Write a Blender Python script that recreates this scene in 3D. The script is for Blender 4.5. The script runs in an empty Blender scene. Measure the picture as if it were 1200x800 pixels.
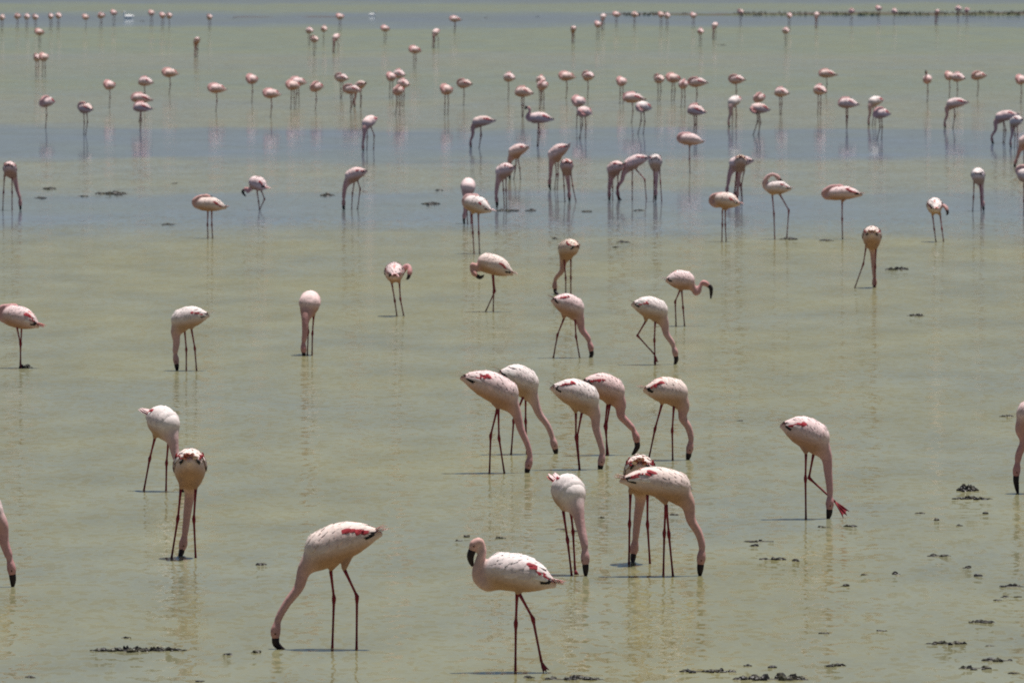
import bpy, bmesh, math, random
import numpy as np
from mathutils import Vector, noise

# ------------------------------------------------------------------ camera, sky, sun, exposure
S = bpy.context.scene
FPX, YH, CAMH = 12000.0, -90.0, 4.0          # focal length in photo pixels, horizon row, eye height
cam_d = bpy.data.cameras.new('camera')
cam = bpy.data.objects.new('camera', cam_d)
S.collection.objects.link(cam)
S.camera = cam
cam_d.sensor_fit = 'HORIZONTAL'
cam_d.sensor_width = 36.0
cam_d.lens = 36.0 * FPX / 1200.0
cam_d.clip_start, cam_d.clip_end = 1.0, 30000.0
cam.location = (0, 0, CAMH)
cam.rotation_euler = (math.radians(90) - math.atan((400 - YH) / FPX), 0, 0)
cam_d.dof.use_dof = True
cam_d.dof.focus_distance = 66.0
cam_d.dof.aperture_fstop = 17.0

SUN_EL, SUN_AZ = 78.0, 45.0                  # azimuth clockwise from +Y: almost overhead, a little beyond the birds and to the right
w = bpy.data.worlds.new('World'); S.world = w; w.use_nodes = True
wn = w.node_tree.nodes; wl = w.node_tree.links
sky = wn.new('ShaderNodeTexSky'); sky.sky_type = 'NISHITA'; sky.sun_disc = False
sky.sun_elevation = math.radians(SUN_EL); sky.sun_rotation = math.radians(SUN_AZ)
sky.air_density = 0.8; sky.dust_density = 4.5; sky.ozone_density = 1.0; sky.altitude = 1700
wn['Background'].inputs['Strength'].default_value = 0.055
wl.new(sky.outputs['Color'], wn['Background'].inputs['Color'])
sd = bpy.data.lights.new('sun', 'SUN'); sun = bpy.data.objects.new('sun', sd); S.collection.objects.link(sun)
sd.energy = 5.0; sd.angle = math.radians(0.53); sd.color = (1.0, 0.965, 0.92)
_e, _a = math.radians(SUN_EL), math.radians(SUN_AZ)
sun_dir = Vector((math.sin(_a) * math.cos(_e), math.cos(_a) * math.cos(_e), math.sin(_e)))
sun.rotation_euler = sun_dir.to_track_quat('Z', 'Y').to_euler()
sun.location = (0, 60, 40)
S.view_settings.view_transform = 'Standard'; S.view_settings.look = 'None'
S.view_settings.exposure = 0.18; S.view_settings.gamma = 1.0
S.view_settings.use_curve_mapping = False
S.cycles.max_bounces = 6
S.cycles.use_denoising = False
S.cycles.filter_width = 1.9 if hasattr(S.cycles, 'filter_width') else 1.5

COL = S.collection
rng = random.Random(7)

# ------------------------------------------------------------------ helpers
def gx(x, y):
    """photo pixel on the water -> world X, Y"""
    D = FPX * CAMH / (y - YH)
    return (x - 600.0) * D / FPX, D

def tag(o, label=None, cat=None, group=None, kind=None):
    if label: o['label'] = label
    if cat: o['category'] = cat
    if group: o['group'] = group
    if kind: o['kind'] = kind
    return o

def new_obj(name, me, parent=None):
    o = bpy.data.objects.new(name, me); COL.objects.link(o)
    if parent: o.parent = parent
    return o

def mat_nodes(name):
    m = bpy.data.materials.new(name); m.use_nodes = True
    nt = m.node_tree
    return m, nt, nt.nodes['Principled BSDF']

def catmull(P, n):
    P = np.asarray(P, float)
    d = np.r_[0, np.cumsum(np.maximum(1e-5, np.linalg.norm(np.diff(P, axis=0), axis=1)) ** 0.5)]
    Q = np.vstack([2 * P[0] - P[1], P, 2 * P[-1] - P[-2]])
    t = np.r_[d[0] - (d[1] - d[0]), d, d[-1] + (d[-1] - d[-2])]
    out = []
    for u in np.linspace(d[0], d[-1], n):
        i = min(max(int(np.searchsorted(d, u, side='right')) - 1, 0), len(P) - 2)
        p0, p1, p2, p3 = Q[i], Q[i + 1], Q[i + 2], Q[i + 3]
        t0, t1, t2, t3 = t[i], t[i + 1], t[i + 2], t[i + 3]
        A1 = (t1 - u) / (t1 - t0) * p0 + (u - t0) / (t1 - t0) * p1
        A2 = (t2 - u) / (t2 - t1) * p1 + (u - t1) / (t2 - t1) * p2
        A3 = (t3 - u) / (t3 - t2) * p2 + (u - t2) / (t3 - t2) * p3
        B1 = (t2 - u) / (t2 - t0) * A1 + (u - t0) / (t2 - t0) * A2
        B2 = (t3 - u) / (t3 - t1) * A2 + (u - t1) / (t3 - t1) * A3
        out.append((t2 - u) / (t2 - t1) * B1 + (u - t1) / (t2 - t1) * B2)
    return np.array(out)

class MB:
    def __init__(s): s.v = []; s.f = []; s.c = []
    def add(s, V, F, C):
        b = len(s.v)
        s.v += [tuple(p) for p in V]; s.f += [tuple(i + b for i in q) for q in F]
        C = np.asarray(C, float)
        s.c += [tuple(C)] * len(V) if C.ndim == 1 else [tuple(c) for c in C]
    def tube(s, P, R, n, col, flat=None):
        """closed tube along P; R radii; flat = (axis vector, factor) squashes across an axis"""
        P = np.asarray(P, float); m = len(P)
        V = []; T = np.gradient(P, axis=0); T /= np.linalg.norm(T, axis=1)[:, None] + 1e-12
        ref = np.array([0, 1.0, 0]) if abs(T[0][1]) < .9 else np.array([1.0, 0, 0])
        side = ref - T[0] * ref.dot(T[0])
        for i in range(m):
            side = side - T[i] * side.dot(T[i]); side /= np.linalg.norm(side) + 1e-12
            up = np.cross(T[i], side)
            a, b = (R[i], R[i]) if np.ndim(R[i]) == 0 else R[i]
            for k in range(n):
                th = 2 * math.pi * k / n
                V.append(P[i] + side * a * math.cos(th) + up * b * math.sin(th))
        F = [(i * n + k, i * n + (k + 1) % n, (i + 1) * n + (k + 1) % n, (i + 1) * n + k) for i in range(m - 1) for k in range(n)]
        F.append(tuple(range(n))[::-1]); F.append(tuple((m - 1) * n + k for k in range(n)))
        if np.ndim(col) == 2: col = np.repeat(np.asarray(col), n, axis=0)
        s.add(V, F, col)
    def mesh(s, name, mat, smooth=True):
        me = bpy.data.meshes.new(name); me.from_pydata(s.v, [], s.f)
        a = me.color_attributes.new('tint', 'FLOAT_COLOR', 'POINT')
        C = np.c_[np.array(s.c, float), np.ones(len(s.c))]
        a.data.foreach_set('color', C.astype(np.float32).ravel())
        if smooth: me.polygons.foreach_set('use_smooth', [True] * len(me.polygons))
        me.materials.append(mat); me.update()
        return me

# ------------------------------------------------------------------ materials
def water_material():
    m, nt, b = mat_nodes('shallow_turbid_water')
    N, L = nt.nodes, nt.links
    geo = N.new('ShaderNodeNewGeometry')
    def mapped(sx, sy, off=0):
        mp = N.new('ShaderNodeMapping'); mp.inputs['Scale'].default_value = (sx, sy, 1)
        mp.inputs['Location'].default_value = (off, off * 1.7, 0)
        L.new(geo.outputs['Position'], mp.inputs['Vector']); return mp.outputs['Vector']
    def noi(vec, scale, detail, rough=.5):
        n = N.new('ShaderNodeTexNoise'); n.inputs['Scale'].default_value = scale
        n.inputs['Detail'].default_value = detail; n.inputs['Roughness'].default_value = rough
        L.new(vec, n.inputs['Vector']); return n
    def math_(op, a, b_=None, clamp=False):
        n = N.new('ShaderNodeMath'); n.operation = op; n.use_clamp = clamp
        for i, v in enumerate((a, b_)):
            if v is None: continue
            if isinstance(v, (int, float)): n.inputs[i].default_value = v
            else: L.new(v, n.inputs[i])
        return n.outputs[0]
    # distance along the lake decides silt / algae / calm belts, these with reflected sky blue painted in; wobbling edges
    sep = N.new('ShaderNodeSeparateXYZ'); L.new(geo.outputs['Position'], sep.inputs[0])
    wob = noi(mapped(.16, .05), 1.0, 3).outputs['Fac']
    wob2 = noi(mapped(.5, .22, 9), 1.0, 3).outputs['Fac']
    inv = math_('DIVIDE', FPX * CAMH, sep.outputs['Y'])          # 48000 / metres out
    j = math_('ADD', math_('MULTIPLY', math_('SUBTRACT', wob, .5), 30.0), math_('MULTIPLY', math_('SUBTRACT', wob2, .5), 18.0))
    jj = math_('MULTIPLY', j, math_('DIVIDE', inv, 330.0))
    row = math_('DIVIDE', math_('ADD', inv, jj), 900.0, clamp=True)
    def belt(stops):
        r = N.new('ShaderNodeValToRGB'); e = r.color_ramp.elements
        r.color_ramp.interpolation = 'LINEAR'
        while len(e) > 1: e.remove(e[-1])
        e[0].position = (stops[0][0] + 90) / 900; e[0].color = (*stops[0][1], 1)
        for p, c in stops[1:]:
            q = e.new((p + 90) / 900); q.color = (*c, 1)
        L.new(row, r.inputs['Fac']); return r.outputs['Color']
    g = lambda v: (v, v, v)
    OL, GR, BL, GY = (.193, .188, .113), (.168, .186, .120), (.110, .150, .205), (.195, .198, .145)
    base = belt([(-88, BL), (2, BL), (5, GR), (14, GR), (17, BL), (28, BL), (33, GR), (60, GR), (66, GY), (100, GR),
                 (118, GY), (148, GY), (153, BL), (182, BL), (190, GY), (222, GY), (230, (.130, .160, .190)), (259, (.135, .165, .188)), (284, OL), (330, OL), (800, OL)])
    # ripple slope: calm belts are smoother
    amp = belt([(-88, g(.09)), (2, g(.09)), (5, g(.5)), (14, g(.5)), (17, g(.10)), (28, g(.12)), (34, g(.6)), (58, g(.6)), (70, g(.3)),
                (100, g(.4)), (118, g(.26)), (144, g(.18)), (153, g(.04)), (182, g(.045)), (194, g(.32)), (220, g(.26)), (231, g(.065)), (256, g(.08)),
                (280, g(.62)), (330, g(.85)), (500, g(.85)), (640, g(.66)), (790, g(.55))])
    patch = noi(mapped(.10, .035, 31), 1.0, 3).outputs['Fac']
    pm = N.new('ShaderNodeMapRange'); pm.inputs['From Min'].default_value = .35; pm.inputs['From Max'].default_value = .65
    pm.inputs['To Min'].default_value = .75; pm.inputs['To Max'].default_value = 1.2
    L.new(patch, pm.inputs['Value'])
    amp = math_('MULTIPLY', amp, pm.outputs['Result'])
    # silt mottling
    mot = noi(mapped(1.1, .35, 5), 1.0, 4, .6).outputs['Fac']
    mr = N.new('ShaderNodeMapRange'); mr.inputs['From Min'].default_value = .3; mr.inputs['From Max'].default_value = .7
    mr.inputs['To Min'].default_value = .84; mr.inputs['To Max'].default_value = 1.14
    L.new(mot, mr.inputs['Value'])
    mx = N.new('ShaderNodeVectorMath'); mx.operation = 'SCALE'
    L.new(base, mx.inputs[0]); L.new(mr.outputs['Result'], mx.inputs['Scale'])
    # drifts of yellower algae and greyer silt
    al = noi(mapped(.33, .10, 17), 1.0, 3, .55).outputs['Fac']
    hr = N.new('ShaderNodeValToRGB'); he = hr.color_ramp.elements
    he[0].position = .36; he[0].color = (.95, .985, 1.09, 1); he[1].position = .64; he[1].color = (1.07, 1.035, .88, 1)
    L.new(al, hr.inputs['Fac'])
    hm = N.new('ShaderNodeVectorMath'); hm.operation = 'MULTIPLY'; L.new(mx.outputs['Vector'], hm.inputs[0]); L.new(hr.outputs['Color'], hm.inputs[1])
    mx = hm
    L.new(mx.outputs['Vector'], b.inputs['Base Color'])
    # slopes
    def slope(vec, scale, detail, k):
        n = noi(vec, scale, detail).outputs['Color']
        s1 = N.new('ShaderNodeVectorMath'); s1.operation = 'SUBTRACT'; L.new(n, s1.inputs[0]); s1.inputs[1].default_value = (.5, .5, .5)
        s2 = N.new('ShaderNodeVectorMath'); s2.operation = 'MULTIPLY'; L.new(s1.outputs[0], s2.inputs[0]); s2.inputs[1].default_value = (k[0], k[1], 0)
        return s2.outputs[0]
    a1 = slope(mapped(1.0, .36), 14.0, 1.5, (.36, .52))
    a2 = slope(mapped(1.2, 1, 3), 5.0, 1.0, (.10, .15))
    sm = N.new('ShaderNodeVectorMath'); sm.operation = 'ADD'; L.new(a1, sm.inputs[0]); L.new(a2, sm.inputs[1])
    sc = N.new('ShaderNodeVectorMath'); sc.operation = 'SCALE'; L.new(sm.outputs[0], sc.inputs[0]); L.new(amp, sc.inputs['Scale'])
    ad = N.new('ShaderNodeVectorMath'); ad.operation = 'ADD'; L.new(sc.outputs[0], ad.inputs[0]); ad.inputs[1].default_value = (0, 0, 1)
    nm = N.new('ShaderNodeVectorMath'); nm.operation = 'NORMALIZE'; L.new(ad.outputs[0], nm.inputs[0])
    L.new(nm.outputs[0], b.inputs['Normal'])
    b.inputs['Roughness'].default_value = .05
    b.inputs['IOR'].default_value = 1.333
    # a film of algae and stirred silt at the surface, thin where the water lies calm
    df = N.new('ShaderNodeBsdfDiffuse'); L.new(mx.outputs['Vector'], df.inputs['Color'])
    fm = N.new('ShaderNodeMapRange'); fm.inputs['From Min'].default_value = .05; fm.inputs['From Max'].default_value = .8
    fm.inputs['To Min'].default_value = .17; fm.inputs['To Max'].default_value = .45
    L.new(amp, fm.inputs['Value'])
    mix = N.new('ShaderNodeMixShader'); L.new(fm.outputs['Result'], mix.inputs[0]); L.new(b.outputs[0], mix.inputs[1]); L.new(df.outputs[0], mix.inputs[2])
    L.new(mix.outputs[0], N['Material Output'].inputs['Surface'])
    return m

def plumage_material():
    m, nt, b = mat_nodes('flamingo_plumage')
    N, L = nt.nodes, nt.links
    at = N.new('ShaderNodeAttribute'); at.attribute_name = 'tint'
    oi = N.new('ShaderNodeObjectInfo')
    mul = N.new('ShaderNodeVectorMath'); mul.operation = 'MULTIPLY'
    L.new(at.outputs['Color'], mul.inputs[0]); L.new(oi.outputs['Color'], mul.inputs[1])
    tc = N.new('ShaderNodeTexCoord'); n = N.new('ShaderNodeTexNoise'); n.inputs['Scale'].default_value = 55; n.inputs['Detail'].default_value = 3
    L.new(tc.outputs['Object'], n.inputs['Vector'])
    mr = N.new('ShaderNodeMapRange'); mr.inputs['From Min'].default_value = .3; mr.inputs['From Max'].default_value = .7
    mr.inputs['To Min'].default_value = .86; mr.inputs['To Max'].default_value = 1.08
    L.new(n.outputs['Fac'], mr.inputs['Value'])
    s = N.new('ShaderNodeVectorMath'); s.operation = 'SCALE'; L.new(mul.outputs[0], s.inputs[0]); L.new(mr.outputs['Result'], s.inputs['Scale'])
    L.new(s.outputs[0], b.inputs['Base Color'])
    b.inputs['Roughness'].default_value = .75
    b.inputs['Specular IOR Level'].default_value = .25
    bp = N.new('ShaderNodeBump'); bp.inputs['Strength'].default_value = .35; bp.inputs['Distance'].default_value = .004
    L.new(n.outputs['Fac'], bp.inputs['Height']); L.new(bp.outputs['Normal'], b.inputs['Normal'])
    return m

def simple_material(name, rough, spec, scale=30, lo=.7, hi=1.2):
    m, nt, b = mat_nodes(name); N, L = nt.nodes, nt.links
    at = N.new('ShaderNodeAttribute'); at.attribute_name = 'tint'
    tc = N.new('ShaderNodeTexCoord'); n = N.new('ShaderNodeTexNoise'); n.inputs['Scale'].default_value = scale; n.inputs['Detail'].default_value = 4
    L.new(tc.outputs['Object'], n.inputs['Vector'])
    mr = N.new('ShaderNodeMapRange'); mr.inputs['From Min'].default_value = .3; mr.inputs['From Max'].default_value = .7
    mr.inputs['To Min'].default_value = lo; mr.inputs['To Max'].default_value = hi
    L.new(n.outputs['Fac'], mr.inputs['Value'])
    s = N.new('ShaderNodeVectorMath'); s.operation = 'SCALE'; L.new(at.outputs['Color'], s.inputs[0]); L.new(mr.outputs['Result'], s.inputs['Scale'])
    L.new(s.outputs[0], b.inputs['Base Color'])
    b.inputs['Roughness'].default_value = rough; b.inputs['Specular IOR Level'].default_value = spec
    bp = N.new('ShaderNodeBump'); bp.inputs['Strength'].default_value = .5; bp.inputs['Distance'].default_value = .006
    L.new(n.outputs['Fac'], bp.inputs['Height']); L.new(bp.outputs['Normal'], b.inputs['Normal'])
    return m

M_WATER = water_material()
M_PLUME = plumage_material()
M_BILL = simple_material('bill_horn', .5, .3, 40)
M_MUD = simple_material('wet_mud_and_weed', .5, .3, 45, .45, 1.5)
M_EARTH = simple_material('mud_bank', .8, .3, .6)
M_GRASS = simple_material('bank_grass', .7, .2, 2)
M_WHITE = simple_material('white_feathers', .7, .25, 20, .9, 1.05)

# ------------------------------------------------------------------ water: one sheet to the horizon
me = bpy.data.meshes.new('water')
ys = [20, 40, 90, 200, 450, 1000, 3000, 9000, 25000]
V = []
for y in ys:
    h = 60 + y * 1.0
    V += [(-h, y, 0), (0, y, 0), (h, y, 0)]
V = [(-200, -300, 0), (0, -300, 0), (200, -300, 0)] + V
F = [(3 * i + k, 3 * i + k + 1, 3 * i + k + 4, 3 * i + k + 3) for i in range(len(ys)) for k in (0, 1)]
me.from_pydata(V, [], F); me.materials.append(M_WATER)
tag(new_obj('water', me), 'shallow olive grey lake water with fine ripples', 'water', kind='structure')

# ------------------------------------------------------------------ flamingo
WHITE = np.array((.85, .73, .705)); PALE = np.array((.67, .475, .465)); PINK = np.array((.56, .32, .312))
DEEP = np.array((.55, .25, .22)); CRIM = np.array((.33, .028, .042)); BLACK = np.array((.018, .015, .016))
LEG = np.array((.23, .026, .036)); KNEE = np.array((.24, .02, .03)); BILLC = np.array((.022, .010, .012)); FLANK_SHADE = np.array((.40, .215, .125))  # last one: orange flank tone with belly shade mixed in

PS = np.array([0, .1, .25, .45, .65, .85, 1.0]); PR = np.array([.13, .29, .59, .87, .99, 1.02, 1.0])

class Torso:
    def __init__(s, T, C, R):
        s.T, s.C, s.R = np.array(T, float), np.array(C, float), R * .96
        ax = s.C - s.T; s.L = np.linalg.norm(ax); s.t = ax / s.L
        side = np.cross(np.array([0, 0, 1.0]), s.t); s.side = side / np.linalg.norm(side)     # bird's left
        s.up = np.cross(s.t, s.side)
        s.bow = .055 * s.L
    def rad(s, q):
        if q <= 1: return s.R * float(np.interp(q, PS, PR))
        return s.R * math.sqrt(max(0, 1 - ((q - 1) * s.L / (.98 * s.R)) ** 2))
    def cen(s, q):
        b = 4 * q * (1 - q) if 0 < q < 1 else 0
        return s.T + s.t * s.L * q + s.up * (s.bow * b)
    def pt(s, q, phi, off=0):
        """phi 0 = back, 90 = left side, 180 = belly"""
        r = s.rad(max(q, .0)) + off
        a = math.radians(phi)
        c, sn = math.cos(a), math.sin(a)
        h = 1.0 if c > 0 else 1.04
        return s.cen(q) + s.side * r * .97 * sn + s.up * r * h * c

def feather(mb, pts_fn, q0, ln, phi, wid, col, lift, drift=0, tipcol=None, root=.001):
    """a thin leaf laid back along the body from q0 towards the tail"""
    n = 4; V = []; C = []
    prof = (.8, 1.0, .98, .55)
    for i in range(n):
        u = i / (n - 1)
        for jx in (-1, 0, 1):
            r_deg = jx * wid * prof[i]
            V.append(pts_fn(q0 - ln * u, phi + drift * u + r_deg, root + (.0055 - root) * min(1, u * 1.3) + lift * u + (.0015 if jx == 0 else 0)))
            C.append(col if tipcol is None or u < .5 else tipcol)
    F = [(i * 3 + k, i * 3 + k + 1, i * 3 + k + 4, i * 3 + k + 3) for i in range(n - 1) for k in (0, 1)]
    mb.add(V, F, C)

def build_meshes(st, seed, lod, red=.5):
    """st: T, C, R, neck (list), head, bill tip, legs -> dict of meshes in bird space (x forward, y left, z up)"""
    r = random.Random(seed)
    out = {}
    to = Torso(st['T'], st['C'], st.get('R', .100))
    # --- core surface: torso + neck + head + thighs fused by voxel remesh
    core = MB()
    q = list(np.linspace(-.02, 1, 14)) + list(1 + np.array([.25, .5, .7, .85, .95, .99]) * (.98 * to.R / to.L))
    nseg = 18; VV = []
    for a in q:
        for k in range(nseg): VV.append(to.pt(a, 360 * k / nseg))
    FF = [(i * nseg + k, i * nseg + (k + 1) % nseg, (i + 1) * nseg + (k + 1) % nseg, (i + 1) * nseg + k) for i in range(len(q) - 1) for k in range(nseg)]
    FF.append(tuple(range(nseg))[::-1]); FF.append(tuple((len(q) - 1) * nseg + k for k in range(nseg)))
    core.add(VV, FF, WHITE)
    neck = [np.array(p, float) for p in st['neck']]; head = np.array(st['head'], float); tip = np.array(st['bill'], float)
    root = to.C + (neck[0] - to.C) * .25 - to.t * .02
    path = catmull([root] + neck + [head], 46)
    dn = path[-1] - path[-3]; dn /= np.linalg.norm(dn)
    fd = st.get('face')
    face = dn if fd is None else np.array(fd, float) / np.linalg.norm(fd)
    if fd is None:
        face = dn * .75 + (tip - head) / (np.linalg.norm(tip - head) + 1e-6) * .5; face /= np.linalg.norm(face)
    ext = np.array([head + face * .012, head + face * .026, head + face * .040])
    full = np.vstack([path, ext])
    arc = np.r_[0, np.cumsum(np.linalg.norm(np.diff(full, axis=0), axis=1))]; tot = arc[-1]
    back = tot - arc
    fr = arc / tot
    flare = st.get('flare', .072)
    rad = np.interp(fr, [0, .1, .2, .3, .42, .58, .8, 1], [flare * 1.15, flare * 1.06, flare * .86, max(.033, flare * .62), .034, .0265, .0205, .0185])
    if 'flare' not in st:          # neck flows out of the breast when it hangs down to feed
        k_ = to.R / .1
        rad = np.interp(arc, [0, .05, .10, .15, .22, .34, .5], [.088 * k_, .077 * k_, .053, .038, .0298, .0242, .0198])
    hb = np.interp(back, [0, .02, .04, .062, .09, .115], [.0215, .0265, .0295, .028, .0205, .0175])
    rad = np.where(back < .115, np.maximum(hb, np.minimum(rad, .0205)), rad)
    core.tube(full, rad, 12, PALE)
    for lg in st['legs']:
        hip, ank = np.array(lg[0], float), np.array(lg[1], float)
        d = (ank - hip)
        top = hip - d / np.linalg.norm(d) * .03; top = top * .6 + (to.C * .45 + to.T * .55) * .4
        core.tube(catmull([top, top * .5 + hip * .5, hip, hip + d * .10], 8), np.linspace(.036, .0095, 8) if lod < 2 else np.linspace(.036, .012, 8), 8, WHITE)
    tmp = bpy.data.meshes.new('tmp'); tmp.from_pydata(core.v, [], core.f); tmp.update()
    to_ = bpy.data.objects.new('tmp', tmp); COL.objects.link(to_)
    md = to_.modifiers.new('r', 'REMESH'); md.mode = 'VOXEL'; md.voxel_size = (.0075, .0095, .013)[lod]; md.use_smooth_shade = True
    ms = to_.modifiers.new('s', 'SMOOTH'); ms.factor = .5; ms.iterations = 9 if lod == 0 else 3
    dg = bpy.context.evaluated_depsgraph_get(); ev = to_.evaluated_get(dg)
    bm_ = bpy.data.meshes.new_from_object(ev)
    nv = len(bm_.vertices); P = np.empty(nv * 3); bm_.vertices.foreach_get('co', P); P = P.reshape(-1, 3)
    faces = [tuple(p.vertices) for p in bm_.polygons]
    bpy.data.objects.remove(to_); bpy.data.meshes.remove(tmp); bpy.data.meshes.remove(bm_)
    if lod < 2:                       # soften the fold where the neck leaves the breast
        E = np.array([(f[i], f[(i + 1) % len(f)]) for f in faces for i in range(len(f))])
        deg = np.bincount(E[:, 0], minlength=nv).astype(float)[:, None] + 1e-9
        jp = full[int(np.searchsorted(arc, .075))]
        wj = np.clip(1.35 - np.linalg.norm(P - jp, axis=1) / .10, 0, 1)[:, None] * .7 * np.clip(.75 - (P - to.C) @ to.up / to.R, 0, 1)[:, None]
        for _ in range(26):
            A_ = np.stack([np.bincount(E[:, 0], weights=P[E[:, 1], c_], minlength=nv) for c_ in range(3)], 1) / deg
            P = P + (A_ - P) * wj
    # plumage colour; brown underside paints belly shade over the orange flanks
    dist = np.linalg.norm(P[:, None, :] - full[None], axis=2)
    k = dist.argmin(1); dmin = dist.min(1)
    isn = np.clip((fr[k] - .10) / .25, 0, 1) * np.clip(1.5 - dmin / (rad[k] * 1.6), 0, 1)
    hd = np.clip(1 - back[k] / .12, 0, 1) * isn
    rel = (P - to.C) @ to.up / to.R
    q_ = (P - to.T) @ to.t / to.L
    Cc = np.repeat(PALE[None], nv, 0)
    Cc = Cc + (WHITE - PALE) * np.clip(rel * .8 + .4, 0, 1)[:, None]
    fl_shade = np.clip(-rel * 1.5 + .12, 0, 1) * np.clip(1.8 - np.abs(q_ - .65) * 2, 0, 1) * .9
    Cc = Cc + (FLANK_SHADE - Cc) * fl_shade[:, None]
    nk = st.get('neckcol', PINK)
    Cc = Cc + (nk - Cc) * isn[:, None]
    Cc = Cc + (DEEP * .95 - Cc) * (hd * .45)[:, None]
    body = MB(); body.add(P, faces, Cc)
    # --- bare legs, joined to the thighs
    n = (9, 7, 6)[lod]; lk = (1.0, 1.08, 1.25)[lod]
    for lg in st['legs']:
        hip, ank, ft = [np.array(p, float) for p in lg[:3]]
        raised = len(lg) > 3
        d1 = ank - hip; d2 = ft - ank
        pts = [hip + d1 * t for t in (.04, .3, .6, .86, .95)] + [ank] + [ank + d2 * t for t in (.06, .14, .4, .7, .93)] + [ft]
        rr = [.0105, .0080, .0068, .0070, .0098, .0122, .0112, .0075, .0064, .0062, .0072, .0085]
        cols = [LEG * 1.15] * 3 + [LEG, KNEE, KNEE, KNEE, LEG] + [LEG * .95] * 4
        if not raised:
            pts.append(ft + np.array([0, 0, -.06])); rr.append(.008); cols.append(LEG * .8)
        body.tube(pts, [x * lk for x in rr], n, np.array(cols))
        # webbed foot
        toe = np.array(lg[3], float) if raised else ft + np.array([.07, 0, -.062])
        a0 = ft + (np.zeros(3) if raised else np.array([0, 0, -.055]))
        d = toe - a0; L_ = np.linalg.norm(d); d /= L_
        sd = np.array([0, 1.0, 0]) + (np.cross(d, np.array([0, 1.0, 0])) * 1.2 if raised else 0); sd -= d * sd.dot(d); sd /= np.linalg.norm(sd); nn = np.cross(d, sd)
        wa = .33 if raised else .5
        for a in (-wa, 0, wa):
            e = a0 + (d * math.cos(a) + sd * math.sin(a)) * L_
            body.tube([a0, a0 * .5 + e * .5 + nn * .003, e], [.0062, .0055, .003], 6, LEG)
        W = [a0 + (d * math.cos(a) + sd * math.sin(a)) * L_ * m_ for a, m_ in ((-wa, .93), (-wa / 2, .8), (0, .95), (wa / 2, .8), (wa, .93))]
        web = [a0] + W
        body.add([p + nn * .0015 for p in web] + [p - nn * .0015 for p in web],
                 [(0, 1, 2), (0, 2, 3), (0, 3, 4), (0, 4, 5), (6, 8, 7), (6, 9, 8), (6, 10, 9), (6, 11, 10)], LEG * 1.2)
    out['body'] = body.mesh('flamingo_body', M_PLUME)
    # --- bill: deep base, bent down in the middle
    e0 = full[-1] - face * .012
    v = tip - e0; ln = np.linalg.norm(v)
    mid = e0 + face * min(.038, ln * .5)
    bp = catmull([e0, mid, (mid + tip) / 2 + face * .006, tip], 9)
    br = np.interp(np.linspace(0, 1, 9), [0, .15, .4, .7, 1], [.0205, .0225, .0205, .0150, .0065])
    bc = np.array([BILLC * 1.8] + [BILLC] * 8)
    bl = MB(); bl.tube(bp, [(a * .85, a) for a in br], 10, bc)
    out['bill'] = bl.mesh('flamingo_bill', M_BILL)
    if lod == 0:
        sv = np.cross(face, np.array([0, 0, 1.0]))
        if np.linalg.norm(sv) < .2: sv = np.array([0, 1.0, 0])
        sv /= np.linalg.norm(sv); eyes = []
        for sg in (-1, 1):
            c = head + face * .010 + sv * sg * .0255
            e = MB(); e.tube([c - sv * sg * .006, c - sv * sg * .003, c, c + sv * sg * .003, c + sv * sg * .0045],
                             [.003, .0055, .0058, .0035, .001], 8, np.array([CRIM * .6, CRIM * .6, (.5, .16, .03), BLACK, BLACK]))
            eyes.append(e.mesh('flamingo_eye', M_BILL))
        out['eyes'] = eyes
    # --- wings: overlapping feathers laid over each flank
    rows = [1.27, 1.2, 1.12, 1.03, .94, .85, .76, .67, .58, .48, .38] if lod == 0 else ([1.15, .98, .8, .6, .4] if lod == 1 else [1.08, .76, .46])
    wings = []
    ruf = st.get('ruffle', 1.0)
    for sg in (1, -1):
        wb = MB(); pc = r.uniform(58, 80)
        fn = lambda q_, p_, o_: to.pt(q_, sg * p_, o_)
        for i, q0 in enumerate(rows):
            step = (15, 19, 28)[lod]
            pmax = (84 if q0 > 1.05 else 104) - i * (1.5 if lod == 0 else 3)
            p0 = 4 + (i % 2) * step * .5
            while p0 < pmax:
                u = max(0, 1.2 - q0) / .82
                ln_ = (.17 + .15 * u) * (1.0, 1.25, 1.7)[lod] * r.uniform(.9, 1.15)
                wd = step * (.62 + .2 * u)
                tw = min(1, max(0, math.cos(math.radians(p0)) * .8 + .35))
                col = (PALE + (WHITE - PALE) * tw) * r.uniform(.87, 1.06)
                if u > .6 and p0 < 30 and r.random() < red * .3: col = DEEP * r.uniform(1.0, 1.25)
                feather(wb, fn, q0 + r.uniform(-.02, .02), ln_, p0 + r.uniform(-3, 3), wd, np.clip(col, 0, .88),
                        ruf * r.uniform(.0002, .0022) * (1 + u), r.uniform(-6, 3) - 5 * u, root=(-.008 if i == 0 else -.002) if lod == 0 else (-.012 if q0 > 1.05 else (-.004 if q0 > .9 else .001)))
                p0 += step
        if lod < 2:                       # a few long loose feathers over the rear of the wing
            for m_ in range(7 if lod == 0 else 4):
                feather(wb, fn, r.uniform(.40, .62), r.uniform(.22, .36), r.uniform(14, 88), r.uniform(8, 13), WHITE * r.uniform(.9, 1.06),
                        ruf * r.uniform(.004, .011), r.uniform(-14, 2))
        if red > .12:                     # crimson coverts: a streak running back along the folded wing
            nr = int((4 + red * 12) * (1, .8, .6)[lod])
            for m_ in range(nr):
                t_ = (m_ + r.random() * .6) / nr
                feather(wb, fn, .66 - .36 * t_, r.uniform(.13, .2), pc - 12 + 18 * t_ + r.uniform(-7, 7) * (.4 + red), r.uniform(4.5, 7.5) * (1, 1.2, 1.6)[lod],
                        CRIM * r.uniform(.8, 1.4) + np.array((.02, .008, .008)), .008 + r.uniform(0, .004), r.uniform(-6, 4))
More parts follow.
